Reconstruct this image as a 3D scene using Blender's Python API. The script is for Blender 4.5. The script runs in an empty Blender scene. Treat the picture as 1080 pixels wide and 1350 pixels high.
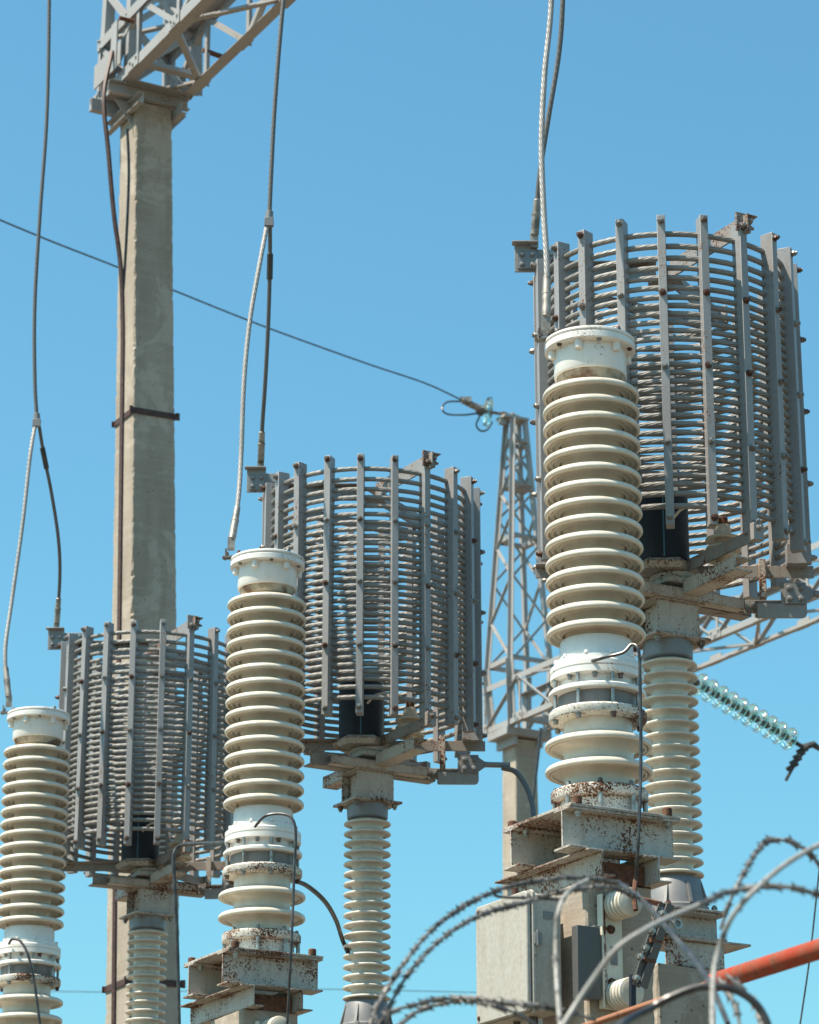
import bpy, math, random
from math import sin, cos, pi, radians, sqrt, atan2
from mathutils import Vector, Matrix

# ------------------------------------------------------------------ camera, world, sun
sc = bpy.context.scene
col = sc.collection
FPX, PITCH, CAMZ = 3900.0, radians(19.3), 1.6
cd = bpy.data.cameras.new('camera'); cam = bpy.data.objects.new('camera', cd); col.objects.link(cam)
cam.location = (0, 0, CAMZ); cam.rotation_euler = (pi/2 + PITCH, 0, 0)
cd.sensor_fit = 'VERTICAL'; cd.sensor_height = 36.0; cd.sensor_width = 36.0
cd.lens = FPX/1350*36; cd.clip_start = 0.1; cd.clip_end = 20000
cd.dof.use_dof = True; cd.dof.focus_distance = 12.6; cd.dof.aperture_fstop = 6.6
sc.camera = cam
SUN = Vector((-.50, -.20, 1.0)).normalized()
el = math.asin(SUN.z); az = atan2(SUN.x, SUN.y)
w = bpy.data.worlds.new('World'); sc.world = w; w.use_nodes = True
nt = w.node_tree; bg = nt.nodes['Background']
sky = nt.nodes.new('ShaderNodeTexSky'); sky.sky_type = 'NISHITA'; sky.sun_disc = False
sky.sun_elevation = el; sky.sun_rotation = az
sky.altitude = 0; sky.air_density = 1.25; sky.dust_density = 1.6; sky.ozone_density = 2.5
tint = nt.nodes.new('ShaderNodeMix'); tint.data_type = 'RGBA'; tint.blend_type = 'MULTIPLY'; tint.inputs[0].default_value = 1
tint.inputs[7].default_value = (.515, .925, .925, 1)          # the photograph's clear, slightly teal sky
nt.links.new(sky.outputs[0], tint.inputs[6]); nt.links.new(tint.outputs[2], bg.inputs[0]); bg.inputs[1].default_value = 0.107
ld = bpy.data.lights.new('sun', 'SUN'); ld.energy = 5.0; ld.angle = radians(0.5); ld.color = (1, .885, .745)
lo = bpy.data.objects.new('sun', ld); col.objects.link(lo); lo.rotation_euler = SUN.to_track_quat('Z', 'Y').to_euler()
lo.location = (0, 0, 30)
sc.view_settings.view_transform = 'Standard'; sc.view_settings.look = 'None'
sc.view_settings.exposure = 0.90; sc.view_settings.gamma = 1.0

# ------------------------------------------------------------------ helpers
R = random.Random(7)
YAW = radians(29)
U = Vector((cos(YAW), sin(YAW), 0)); Wd = Vector((-sin(YAW), cos(YAW), 0)); Z3 = Vector((0, 0, 1))

def at(px, row, Y):                       # a point of the place seen at that pixel, at distance Y
    v = (675-row)/FPX; k = Y/(cos(PITCH) - v*sin(PITCH))
    return Vector(((px-540)/FPX*k, Y, CAMZ + k*(sin(PITCH) + v*cos(PITCH))))
def zrow(row, Y): return at(540, row, Y).z

class MB:
    def __init__(s): s.v = []; s.f = []; s.uv = []
    def add(s, vs, fs, uvs=None):
        b = len(s.v); s.v += [tuple(x) for x in vs]
        for i, f in enumerate(fs):
            s.f.append([b+k for k in f]); s.uv.append(uvs[i] if uvs else [(0, 0)]*len(f))
    def box(s, c, d, ax=None):
        c = Vector(c); X, Y, Z = ax or (Vector((1,0,0)), Vector((0,1,0)), Vector((0,0,1)))
        X, Y, Z = X*d[0]/2, Y*d[1]/2, Z*d[2]/2
        vs = [c+a*X+b*Y+g*Z for g in (-1,1) for b in (-1,1) for a in (-1,1)]
        s.add(vs, [(0,2,3,1),(4,5,7,6),(0,1,5,4),(2,6,7,3),(0,4,6,2),(1,3,7,5)]); return s
    def prism(s, pts, p, q, X, Y):        # 2-D outline pts in (X,Y) swept from p to q
        p = Vector(p); q = Vector(q); n = len(pts)
        vs = [p+X*a+Y*b for a, b in pts] + [q+X*a+Y*b for a, b in pts]
        fs = [tuple(range(n-1, -1, -1)), tuple(range(n, 2*n))] + [(i, (i+1)%n, n+(i+1)%n, n+i) for i in range(n)]
        s.add(vs, fs); return s
    def frame(s, p, q, up=Vector((0,0,1))):
        D = (Vector(q)-Vector(p)).normalized(); X = D.cross(up)
        if X.length < 1e-4: X = D.cross(Vector((1,0,0)))
        X.normalize(); return X, X.cross(D).normalized()
    def bar(s, p, q, wd, ht, up=Vector((0,0,1))):
        X, Y = s.frame(p, q, up)
        return s.prism([(-wd/2,-ht/2),(wd/2,-ht/2),(wd/2,ht/2),(-wd/2,ht/2)], p, q, X, Y)
    def angle(s, p, q, a, t=.006, up=Vector((0,0,1)), fx=1, fy=1):
        X, Y = s.frame(p, q, up); X = X*fx; Y = Y*fy
        pts = [(0,0),(a,0),(a,t),(t,t),(t,a),(0,a)]
        if fx*fy < 0: pts = pts[::-1]
        return s.prism(pts, p, q, X, Y)
    def channel(s, p, q, h, wd, t=.007, X=None):   # web vertical, flanges toward X
        D = (Vector(q)-Vector(p)).normalized(); Xv = X or D.cross(Z3).normalized(); Yv = Z3
        pts = [(0,-h/2),(wd,-h/2),(wd,-h/2+t),(t,-h/2+t),(t,h/2-t),(wd,h/2-t),(wd,h/2),(0,h/2)]
        if Xv.cross(Yv).dot(D) < 0: pts = pts[::-1]
        return s.prism(pts, p, q, Xv, Yv)
    def ibeam(s, p, q, h, wd, t=.009, tw=.008):
        D = (Vector(q)-Vector(p)).normalized(); X = D.cross(Z3).normalized()
        a = wd/2; b = tw/2; g = h/2
        pts = [(-a,-g),(a,-g),(a,-g+t),(b,-g+t),(b,g-t),(a,g-t),(a,g),(-a,g),(-a,g-t),(-b,g-t),(-b,-g+t),(-a,-g+t)]
        if X.cross(Z3).dot(D) < 0: pts = pts[::-1]
        return s.prism(pts, p, q, X, Z3)
    def tube(s, path, r, n=8, cap=True):
        P = [Vector(p) for p in path]; m = len(P); b = []; L = 0; ls = [0]
        rr = r if isinstance(r, (list, tuple)) else [r]*m
        for i in range(1, m): L += (P[i]-P[i-1]).length; ls.append(L)
        T = (P[1]-P[0]).normalized(); N = T.cross(Vector((0,0,1)))
        if N.length < .05: N = T.cross(Vector((1,0,0)))
        N.normalize(); vs = []
        for i in range(m):
            t = (P[min(i+1,m-1)]-P[max(i-1,0)]).normalized()
            N = (N - t*N.dot(t)).normalized(); B = t.cross(N)
            for k in range(n):
                a = 2*pi*k/n; vs.append(P[i] + (N*cos(a)+B*sin(a))*rr[i])
        fs = []; uv = []
        for i in range(m-1):
            for k in range(n):
                k2 = (k+1)%n
                fs.append((i*n+k, i*n+k2, (i+1)*n+k2, (i+1)*n+k))
                uv.append([(ls[i],k/n),(ls[i],(k+1)/n),(ls[i+1],(k+1)/n),(ls[i+1],k/n)])
        if cap:
            fs.append(tuple(range(n-1,-1,-1))); uv.append([(0,0)]*n)
            fs.append(tuple(range((m-1)*n, m*n))); uv.append([(0,0)]*n)
        s.add(vs, fs, uv); return s
    def lathe(s, prof, n=48, o=(0,0,0), D=Vector((0,0,1))):
        o = Vector(o); D = D.normalized(); X = D.cross(Vector((0,1,0)))
        if X.length < .1: X = D.cross(Vector((1,0,0)))
        X.normalize(); Y = D.cross(X); m = len(prof)
        vs = [o + D*z + (X*cos(2*pi*k/n)+Y*sin(2*pi*k/n))*r for r, z in prof for k in range(n)]
        fs = [(i*n+k, i*n+(k+1)%n, (i+1)*n+(k+1)%n, (i+1)*n+k) for i in range(m-1) for k in range(n)]
        if prof[0][0] > 1e-5: fs.append(tuple(range(n-1,-1,-1)))
        if prof[-1][0] > 1e-5: fs.append(tuple(range((m-1)*n, m*n)))
        s.add(vs, fs); return s
    def cyl(s, p, q, r, n=16, bev=.0015):
        L = (Vector(q)-Vector(p)).length
        return s.lathe([(r-bev,0),(r,bev),(r,L-bev),(r-bev,L)], n, p, Vector(q)-Vector(p))
    def bolt(s, p, D, r=.012, h=.011, stud=.0):
        D = Vector(D).normalized(); p = Vector(p)
        s.lathe([(r*1.25,0),(r*1.25,.003)], 14, p, D)
        s.lathe([(r,.003),(r,h*.9),(r*.9,h)], 6, p, D)
        if stud: s.lathe([(r*.62,h),(r*.62,h+stud*.6)], 8, p, D)
        return s
    def build(s, name, mat, parent=None, loc=None, sharp=35, bevel=0, rot=None):
        me = bpy.data.meshes.new(name); me.from_pydata(s.v, [], s.f)
        ul = me.uv_layers.new(name='UVMap'); i = 0
        flat = [c for f in s.uv for p in f for c in p]; ul.data.foreach_set('uv', flat)
        me.materials.append(mat)
        me.polygons.foreach_set('use_smooth', [True]*len(me.polygons)); me.set_sharp_from_angle(angle=radians(sharp))
        me.update()
        o = bpy.data.objects.new(name, me); col.objects.link(o)
        if parent: o.parent = parent
        if loc is not None: o.location = loc
        if rot is not None: o.rotation_euler = rot
        if bevel:
            b = o.modifiers.new('bevel', 'BEVEL'); b.width = bevel; b.segments = 2; b.limit_method = 'ANGLE'; b.angle_limit = radians(50)
        return o

def tag(o, label=None, cat=None, group=None, kind=None):
    for k, v in (('label', label), ('category', cat), ('group', group), ('kind', kind)):
        if v: o[k] = v
    return o
def empty(name, loc, rz=0):
    o = bpy.data.objects.new(name, None); col.objects.link(o); o.location = loc; o.rotation_euler = (0,0,rz)
    o.empty_display_size = .1; return o
def kids(o): return [c for c in bpy.data.objects if c.parent == o]
def copy_tree(o, parent=None):
    c = o.copy(); col.objects.link(c); c.parent = parent
    for k in kids(o): copy_tree(k, c)
    return c
def spline(pts, n=12):
    P = [Vector(p) for p in pts]; P = [P[0]*2-P[1]] + P + [P[-1]*2-P[-2]]; out = []
    for i in range(1, len(P)-2):
        for k in range(n):
            t = k/n; a, b, c, d = P[i-1], P[i], P[i+1], P[i+2]
            out.append(.5*((2*b)+(c-a)*t+(2*a-5*b+4*c-d)*t*t+(3*b-a-3*c+d)*t**3))
    out.append(P[-2]); return out
def even(path, step):
    out = [path[0]]; d = 0
    for i in range(1, len(path)):
        a, b = path[i-1], path[i]; L = (b-a).length; t = step - d
        while t <= L: out.append(a+(b-a)*(t/L)); t += step
        d = L-(t-step)
    return out

# ------------------------------------------------------------------ materials
class NB:
    def __init__(s, name):
        s.m = bpy.data.materials.new(name); s.m.use_nodes = True; s.t = s.m.node_tree
        s.b = s.t.nodes['Principled BSDF']; g = s.t.nodes.new('ShaderNodeNewGeometry'); s.pos = g.outputs['Position']
    def n(s, ty, ins=None, **kw):
        n = s.t.nodes.new(ty)
        for k, v in kw.items(): setattr(n, k, v)
        for k, v in (ins or {}).items(): s.set(n.inputs[k], v)
        return n
    def set(s, sock, v):
        if isinstance(v, bpy.types.NodeSocket): s.t.links.new(v, sock)
        else: sock.default_value = v
    def noise(s, scale, detail=4, rough=.55, vec=None, dist=0):
        return s.n('ShaderNodeTexNoise', {'Vector': vec or s.pos, 'Scale': scale, 'Detail': detail, 'Roughness': rough, 'Distortion': dist}).outputs['Fac']
    def scaled(s, v):
        return s.n('ShaderNodeMapping', {'Vector': s.pos, 'Scale': v}).outputs[0]
    def ramp(s, fac, lo, hi, a=0., b=1.):
        return s.n('ShaderNodeMapRange', {'Value': fac, 'From Min': lo, 'From Max': hi, 'To Min': a, 'To Max': b}).outputs[0]
    def math(s, op, a, b=0.): return s.n('ShaderNodeMath', {0: a, 1: b}, operation=op).outputs[0]
    def mix(s, f, a, b):
        n = s.n('ShaderNodeMix', data_type='RGBA'); s.set(n.inputs[0], f)
        s.set(n.inputs[6], a if isinstance(a, bpy.types.NodeSocket) else (*a, 1)); s.set(n.inputs[7], b if isinstance(b, bpy.types.NodeSocket) else (*b, 1))
        return n.outputs[2]
    def bump(s, h, st=.3, d=.002, normal=None):
        n = s.n('ShaderNodeBump', {'Height': h, 'Strength': st, 'Distance': d})
        if normal: s.set(n.inputs['Normal'], normal)
        return n.outputs[0]
    def out(s, colr, rough, normal=None, metal=0., **kw):
        s.set(s.b.inputs['Base Color'], colr if isinstance(colr, bpy.types.NodeSocket) else (*colr, 1))
        s.set(s.b.inputs['Roughness'], rough); s.set(s.b.inputs['Metallic'], metal)
        if normal: s.set(s.b.inputs['Normal'], normal)
        for k, v in kw.items(): s.set(s.b.inputs[k.replace('_', ' ')], v)
        return s.m

RUST_A, RUST_B = (.045,.016,.009), (.19,.072,.028)
def painted(name, base, rust=.0, dirt=.25, rough=.45, scale=9., dirtcol=(.16,.12,.08), metal=0., edge=0.):
    """painted steel: chips of rust (rust = share of the surface), streaky dirt"""
    s = NB(name)
    big = s.noise(scale, 5, .6); fine = s.noise(scale*9, 4, .65)
    streak = s.noise(1., 4, .6, s.scaled((26, 26, 3.5)))
    d = s.math('MULTIPLY', s.ramp(streak, .42, .72), dirt)
    d2 = s.math('MULTIPLY', s.ramp(s.noise(scale*.5, 4), .4, .75), dirt*.8)
    c = s.mix(s.math('MAXIMUM', d, d2), base, dirtcol)
    c = s.mix(s.ramp(s.noise(60, 3), .35, .7, 0, .10), c, (1, 1, 1) if sum(base) > 1 else tuple(v*2 for v in base))
    normal = s.bump(s.noise(90, 3), .12, .002)
    if rust > 0:
        mask = s.ramp(s.noise(scale*.6, 3, .5), .44, .66)
        q = s.math('ADD', s.noise(scale*13, 5, .6), s.math('MULTIPLY', mask, .20))
        if edge > 0:                       # rust creeps in from edges, welds and bolt seats
            bv = s.t.nodes.new('ShaderNodeBevel'); bv.samples = 4; bv.inputs['Radius'].default_value = .018
            g_ = s.t.nodes.new('ShaderNodeNewGeometry'); dp = s.n('ShaderNodeVectorMath', {0: bv.outputs[0], 1: g_.outputs['Normal']}, operation='DOT_PRODUCT').outputs['Value']
            q = s.math('ADD', q, s.ramp(dp, .72, .995, edge, 0.))
        thr = .80-rust*.22
        run = s.math('MULTIPLY', s.ramp(s.noise(1., 3, .6, s.scaled((22, 22, 2.2))), .52, .72), s.ramp(s.noise(scale*.5, 2), .45, .6))
        c = s.mix(s.math('MULTIPLY', run, min(.6, rust)), c, (.27,.15,.08))
        k = s.ramp(q, thr, thr+.015); halo = s.math('MULTIPLY', s.ramp(q, thr-.06, thr), .35)
        c = s.mix(halo, c, (.30,.17,.09))
        rc = s.mix(s.ramp(s.noise(70, 4), .35, .65), RUST_A, RUST_B)
        c = s.mix(k, c, rc)
        r = s.ramp(k, 0, 1, rough, .9)
        normal = s.bump(s.math('MULTIPLY', k, s.noise(120, 3)), .6, .002, normal)
        return s.out(c, r, normal, metal)
    return s.out(c, s.ramp(big, .3, .7, rough-.08, rough+.12), normal, metal)

M = {}
M['post']   = painted('grey_painted_bar', (.25,.25,.252), .10, .34, .42, 7, (.14,.12,.10))
M['arm']    = painted('grey_arm_steel', (.25,.245,.235), .50, .35, .5, 8, edge=.12)
M['white']  = painted('white_painted_metal', (.74,.725,.68), .05, .14, .32, 11, (.33,.25,.16))
M['chip']   = painted('white_flange_with_rust', (.66,.63,.56), .82, .3, .5, 10, edge=.10)
M['beam']   = painted('beige_painted_beam', (.43,.40,.35), .60, .36, .5, 7.5, edge=.17)
M['galv']   = painted('galvanised_grey', (.19,.195,.20), .0, .28, .45, 12, metal=.2)
M['lattice']= painted('weathered_lattice_steel', (.31,.31,.305), .10, .3, .55, 5, (.22,.15,.10))
M['box']    = painted('grey_box_paint', (.37,.345,.30), .0, .6, .5, 6, (.24,.19,.13))
M['cream']  = painted('cream_plate', (.62,.58,.47), .0, .25, .45, 8, (.3,.23,.14))
M['navy']   = painted('dark_blue_shell', (.007,.011,.02), .0, .04, .5, 8, (.05,.05,.05))
M['red']    = painted('red_painted_pipe', (.30,.036,.012), .22, .6, .6, 14); M['red'].node_tree.nodes['Principled BSDF'].inputs['Specular IOR Level'].default_value = .2
def rust_mat():
    s = NB('rusted_steel'); k = s.ramp(s.noise(45, 5, .65), .3, .7)
    return s.out(s.mix(k, (.04,.018,.012), (.17,.07,.035)), .85, s.bump(s.noise(120, 4), .6, .002))
M['rust'] = rust_mat()
M['chiparm'] = painted('rusty_arm_head', (.27,.265,.255), .62, .3, .5, 12, edge=.12)
def band_mat():
    s = NB('brown_painted_band'); return s.out(s.mix(s.ramp(s.noise(25,4),.4,.65), (.045,.017,.012), (.09,.04,.028)), .6, s.bump(s.noise(90,3),.3,.002))
M['band'] = band_mat()
def bolt_mat():
    s = NB('bolt_steel'); k = s.ramp(s.noise(7, 3, .6), .42, .52)
    return s.out(s.mix(k, (.085,.035,.02), (.27,.26,.24)), .5, None, s.ramp(k, 0, 1, .1, .7))
M['bolt'] = bolt_mat()
def zinc_mat():
    s = NB('zinc_bolt'); return s.out(s.mix(s.ramp(s.noise(30,3),.4,.6),(.40,.40,.38),(.25,.22,.19)), .4, None, .7)
M['zinc'] = zinc_mat()
def porcelain(name, base, dirtc, dirt, rough):
    s = NB(name)
    streak = s.noise(1., 5, .6, s.scaled((13, 13, 9)))
    c = s.mix(s.math('MULTIPLY', s.ramp(streak, .4, .72), dirt), base, dirtc)
    c = s.mix(s.math('MULTIPLY', s.ramp(s.noise(6, 4), .45, .7), dirt*.6), c, dirtc)
    c = s.mix(s.math('MULTIPLY', s.ramp(s.noise(150, 3), .62, .70), .35), c, (.28,.23,.16))
    return s.out(c, s.ramp(s.noise(18, 3), .3, .7, rough, rough+.2), s.bump(s.noise(40, 2), .08, .002), 0., Coat_Weight=.25, Coat_Roughness=.12)
M['porc']  = porcelain('cream_porcelain', (.65,.595,.50), (.40,.33,.23), .42, .28)
M['porc2'] = porcelain('pale_porcelain', (.62,.585,.51), (.40,.34,.25), .4, .24)
def rope(name, a, b, k=26., nst=7., metal=.15, rough=.5):
    s = NB(name); uv = s.n('ShaderNodeUVMap'); sep = s.n('ShaderNodeSeparateXYZ', {0: uv.outputs[0]})
    ph = s.math('ADD', s.math('MULTIPLY', sep.outputs[0], k), s.math('MULTIPLY', sep.outputs[1], nst))
    wv = s.math('ABSOLUTE', s.math('SINE', s.math('MULTIPLY', ph, pi)))
    fine = s.math('ABSOLUTE', s.math('SINE', s.math('MULTIPLY', s.math('ADD', s.math('MULTIPLY', ph, 3), s.math('MULTIPLY', sep.outputs[1], 14)), pi)))
    h = s.math('ADD', s.math('MULTIPLY', wv, .8), s.math('MULTIPLY', fine, .15))
    c = s.mix(s.ramp(wv, .05, .45), b, a)
    c = s.mix(s.math('MULTIPLY', s.ramp(s.noise(9, 4), .4, .7), .35), c, (.14,.12,.09))
    return s.out(c, rough, s.bump(h, .7, .003), metal)
M['rope']  = rope('stranded_aluminium', (.255,.25,.238), (.10,.098,.093), 24)
M['lead']  = rope('stranded_lead', (.31,.30,.285), (.12,.12,.115), 30, 6)
M['darklead'] = rope('dark_stranded_lead', (.13,.125,.12), (.035,.035,.035), 30, 6)
def black_mat():
    s = NB('black_cable_sheath'); return s.out(s.mix(s.ramp(s.noise(20,3),.4,.7), (.02,.021,.023),(.07,.068,.065)), .38)
M['black'] = black_mat()
def razor_mat():
    s = NB('galvanised_wire'); return s.out(s.mix(s.ramp(s.noise(16,4),.35,.65), (.20,.195,.185),(.07,.065,.06)), .6, None, .4)
M['razor'] = razor_mat()
M['razorwhite'] = painted('dull_light_wire', (.29,.29,.275), 0, .5, .6, 20, metal=.1)
def concrete():
    s = NB('cast_concrete')
    lines = s.noise(1., 5, .7, s.scaled((1.2, 1.2, 60)))
    st = s.noise(1., 5, .6, s.scaled((9, 9, 1.1)))
    c = s.mix(s.ramp(s.noise(2.2, 6, .6), .3, .7), (.285,.237,.186), (.38,.325,.262))
    c = s.mix(s.math('MULTIPLY', s.ramp(st, .48, .66), .5), c, (.24,.20,.15))
    c = s.mix(s.math('MULTIPLY', s.ramp(lines, .50, .70), .34), c, (.47,.43,.36))
    c = s.mix(s.math('MULTIPLY', s.ramp(s.noise(1.3, 7, .7, None, 1.5), .55, .58), .35), c, (.52,.46,.38))
    pit = s.n('ShaderNodeTexVoronoi', {'Vector': s.pos, 'Scale': 22., 'Randomness': 1.}); pk = s.ramp(pit.outputs['Distance'], .10, .16, 1, 0)
    pk = s.math('MULTIPLY', pk, s.ramp(s.noise(7, 2), .5, .6))
    c = s.mix(s.math('MULTIPLY', pk, .8), c, (.10,.085,.07))
    h = s.math('SUBTRACT', s.math('ADD', s.math('MULTIPLY', lines, .35), s.math('MULTIPLY', s.noise(60, 4), .6)), pk)
    return s.out(c, .9, s.bump(h, .55, .006))
M['conc'] = concrete()
def glass_mat():
    s = NB('teal_glass'); return s.out((.80,.96,.93), .04, None, 0., Transmission_Weight=1., IOR=1.38)
M['glass'] = glass_mat()
def ground_mat():
    s = NB('dry_gravel_ground'); c = s.mix(s.ramp(s.noise(.35, 6), .35, .65), (.115,.088,.058), (.155,.12,.08))
    c = s.mix(s.ramp(s.noise(30, 4), .4, .7, 0, .4), c, (.10,.08,.055))
    return s.out(c, .95, s.bump(s.noise(25, 5), .8, .03))
M['ground'] = ground_mat()

M['drk'] = painted('dark_steel_and_hollow_shade', (.075,.078,.078), .06, .2, .45, 12)  # dark steel parts, and the painted shade of the hollow beside the box
M['rustrod'] = painted('orange_rust_rod', (.30,.105,.04), .3, .3, .6, 20)
# ------------------------------------------------------------------ ground
g = MB(); g.add([(-3000,-3000,0),(3000,-3000,0),(3000,6000,0),(-3000,6000,0)], [(0,1,2,3)])
tag(g.build('ground', M['ground']), kind='structure')

# ------------------------------------------------------------------ coupling capacitor columns
CAP = [Vector((.744, 11.30, 0)), Vector((-.715, 14.15, 0)), Vector((-2.215, 17.08, 0))]
ZP = 4.268                                   # top of the bracket plate
def lip_(Rr, zc, k=7):               # thick rounded rim: tight underside, fuller upper shoulder
    out = [(Rr-.010+.010*cos(t), zc-.003+.0105*sin(t)) for t in [-pi*.62+pi*.62*j/k for j in range(k)]]
    return out + [(Rr-.017+.017*cos(t), zc-.003+.019*sin(t)) for t in [pi*.5*j/k for j in range(k+1)]]
def shed(zc, Rr, rn, ribs=2):
    lip = [(rn, zc-.032), (rn+.003, zc-.018), (rn+.009, zc-.006), (rn+.014, zc+.002)]
    a, b = rn+.013, Rr-.019
    for k in range(ribs):
        q = a+(b-a)*(k+.1)/ribs; w_ = (b-a)/ribs
        lip += [(q, zc+.005), (q+w_*.10, zc-.003), (q+w_*.24, zc-.007), (q+w_*.38, zc-.003), (q+w_*.50, zc+.005)]
    lip += [(Rr-.0175, zc+.005)] + lip_(Rr, zc)
    lip += [(rn+(Rr-rn)*.45, zc+.0225), (rn+.012, zc+.027), (rn+.003, zc+.034), (rn, zc+.038)]
    return lip
def capacitor():
    root = empty('coupling_capacitor', (0,0,0), YAW)
    z = lambda v: v-ZP
    # bottom flange
    g0 = 4.325-ZP; f = MB().lathe([(.15,0),(.178,.001),(.178,.016),(.160,.018),(.158,g0+.022),(.187,g0+.024),(.191,g0+.030),(.191,g0+.060),(.186,g0+.066),(.155,g0+.068),(.150,g0+.066)], 56)
    f.build('base_flange', M['chip'], root)
    for k in range(8):
        a = 2*pi*(k+.3)/8
        MB().bolt((.171*cos(a), .171*sin(a), g0+.066), (0,0,1), .011, .016, .006).build('bolt', M['bolt'], root)
        MB().cyl((.178*cos(a), .178*sin(a), .0), (.178*cos(a), .178*sin(a), g0+.03), .010, 10).build('stud', M['zinc'], root)
    # lower porcelain: two wide sheds
    p = [(.137, g0+.066)]
    for zc in (4.472, 4.576):
        p += [(.137, z(zc)-.045), (.139, z(zc)-.034), (.147, z(zc)-.022), (.158, z(zc)-.013), (.170, z(zc)-.008), (.181,z(zc)-.006), (.184,z(zc)-.013),(.189,z(zc)-.013),(.191,z(zc)-.004)] + lip_(.212, z(zc)) + [ (.165, z(zc)+.020), (.145, z(zc)+.030), (.137, z(zc)+.040)]
    p += [(.137, z(4.685))]
    MB().lathe(p, 72).build('lower_porcelain', M['porc'], root)
    # rusty clamp ring, studs, upper rings
    MB().lathe([(.139,z(4.668)),(.160,z(4.668)),(.170,z(4.672)),(.190,z(4.674)),(.194,z(4.680)),(.194,z(4.704)),(.189,z(4.711)),(.150,z(4.712))], 64).build('rust_ring', M['chip'], root)
    for k in range(8):
        a = 2*pi*(k+.72)/8; x, y = .176*cos(a), .176*sin(a)
        b = MB().bolt((x, y, z(4.674)), (0,0,-1), .012, .020); b.build('bolt', M['bolt'], root)
        MB().cyl((x, y, z(4.70)), (x, y, z(4.86)), .0075, 10).build('stud', M['zinc'], root)
    MB().lathe([(.150,z(4.70)),(.157,z(4.712)),(.157,z(4.778)),(.150,z(4.785))], 56).build('collar', M['galv'], root)
    MB().lathe([(.150,z(4.772)),(.188,z(4.773)),(.193,z(4.778)),(.193,z(4.790)),(.188,z(4.795)),(.155,z(4.797)),(.155,z(4.835)),(.15,z(4.84))], 64).build('clamp_ring', M['white'], root)
    MB().lathe([(.150,z(4.834)),(.180,z(4.835)),(.186,z(4.839)),(.186,z(4.862)),(.182,z(4.864)),(.182,z(4.868)),(.186,z(4.870)),(.186,z(4.888)),(.181,z(4.893)),(.168,z(4.897)),(.168,z(4.915)),(.150,z(4.918)),(.148,z(4.925)),
                (.146,z(4.99)),(.142,z(5.003)),(.126,z(5.008)),(.110,z(5.010))], 64).build('housing', M['white'], root)
    for k in range(10):
        a = 2*pi*(k+.2)/10
        MB().bolt((.160*cos(a), .160*sin(a), z(4.917)), (0,0,1), .009, .012).build('bolt', M['white'], root)
        MB().bolt((.170*cos(a+.2), .170*sin(a+.2), z(4.836)), (0,0,-1), .010, .019).build('bolt', M['bolt'], root)
    # main porcelain: fifteen sheds
    p = [(.112, z(5.000))]
    zs = [5.034 + i*(6.056-5.034)/14 for i in range(15)]
    for zc in zs: p += shed(z(zc), .1985, .113)
    p += [(.112, z(6.115))]
    MB().lathe(p, 80).build('porcelain_sheds', M['porc'], root)
    # cap
    MB().lathe([(.112,z(6.098)),(.128,z(6.100)),(.138,z(6.130)),(.143,z(6.152)),(.143,z(6.164))], 56).build('seal_ring', M['ringrust'], root)
    MB().lathe([(.140,z(6.136)),(.146,z(6.137)),(.149,z(6.142)),(.149,z(6.248)),(.180,z(6.248)),(.187,z(6.253)),(.187,z(6.276)),(.183,z(6.280)),(.180,z(6.281)),(.180,z(6.284)),
                (.184,z(6.285)),(.187,z(6.289)),(.186,z(6.297)),(.180,z(6.301))], 72).build('cap', M['white'], root)
    for k in range(12):
        a = 2*pi*(k+.35)/12
        if k % 2: MB().lathe([(.012,z(6.212)),(.0165,z(6.215)),(.0165,z(6.250))], 18, (.158*cos(a), .158*sin(a), 0)).build('boss', M['white'], root)
        else: MB().bolt((.170*cos(a), .170*sin(a), z(6.248)), (0,0,-1), .009, .009).build('bolt', M['bolt'], root)
    # terminal at the cap edge, where the lead lands (world left)
    for k in range(4):
        a = 2*pi*(k+.1)/4
        MB().bolt((.176*cos(a), .176*sin(a), z(6.301)), (0,0,1), .009, .012).build('bolt', M['bolt'], root)
    t = MB(); L = Vector((-1,-.1,0)).normalized(); L = Matrix.Rotation(-YAW, 3, 'Z') @ L; T = Vector((-L.y, L.x, 0))
    t.box(L*.180+Vector((0,0,z(6.306))), (.07,.045,.008), (L,T,Z3)); t.box(L*.211+Vector((0,0,z(6.322))), (.008,.045,.05), (L,T,Z3))
    t.bolt(L*.208+Vector((0,0,z(6.322)))+T*.01, -L, .010, .012); t.bolt(L*.215+Vector((0,0,z(6.307)))-T*.01, L, .010, .012)
    t.build('cap_terminal', M['bolt'], root)
    return root
def ringrust():
    s = NB('dirty_seal'); return s.out(s.mix(s.ramp(s.noise(12,5),.42,.58), (.16,.09,.05), (.46,.38,.27)), .8, s.bump(s.noise(60,3),.4,.002))
M['ringrust'] = ringrust()
caps = [capacitor()]; caps += [copy_tree(caps[0]) for _ in range(2)]
CL = ['tallest-looking cream ribbed insulator column at right, in front of the largest coil',
      'cream ribbed insulator column in the middle, in front of the middle coil',
      'cream ribbed insulator column at the left edge, cut off by the frame']
for i, c in enumerate(caps):
    c.location = CAP[i]+Vector((0,0,ZP)); tag(c, CL[i], 'insulator', 'ribbed insulator columns with white caps')

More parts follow.
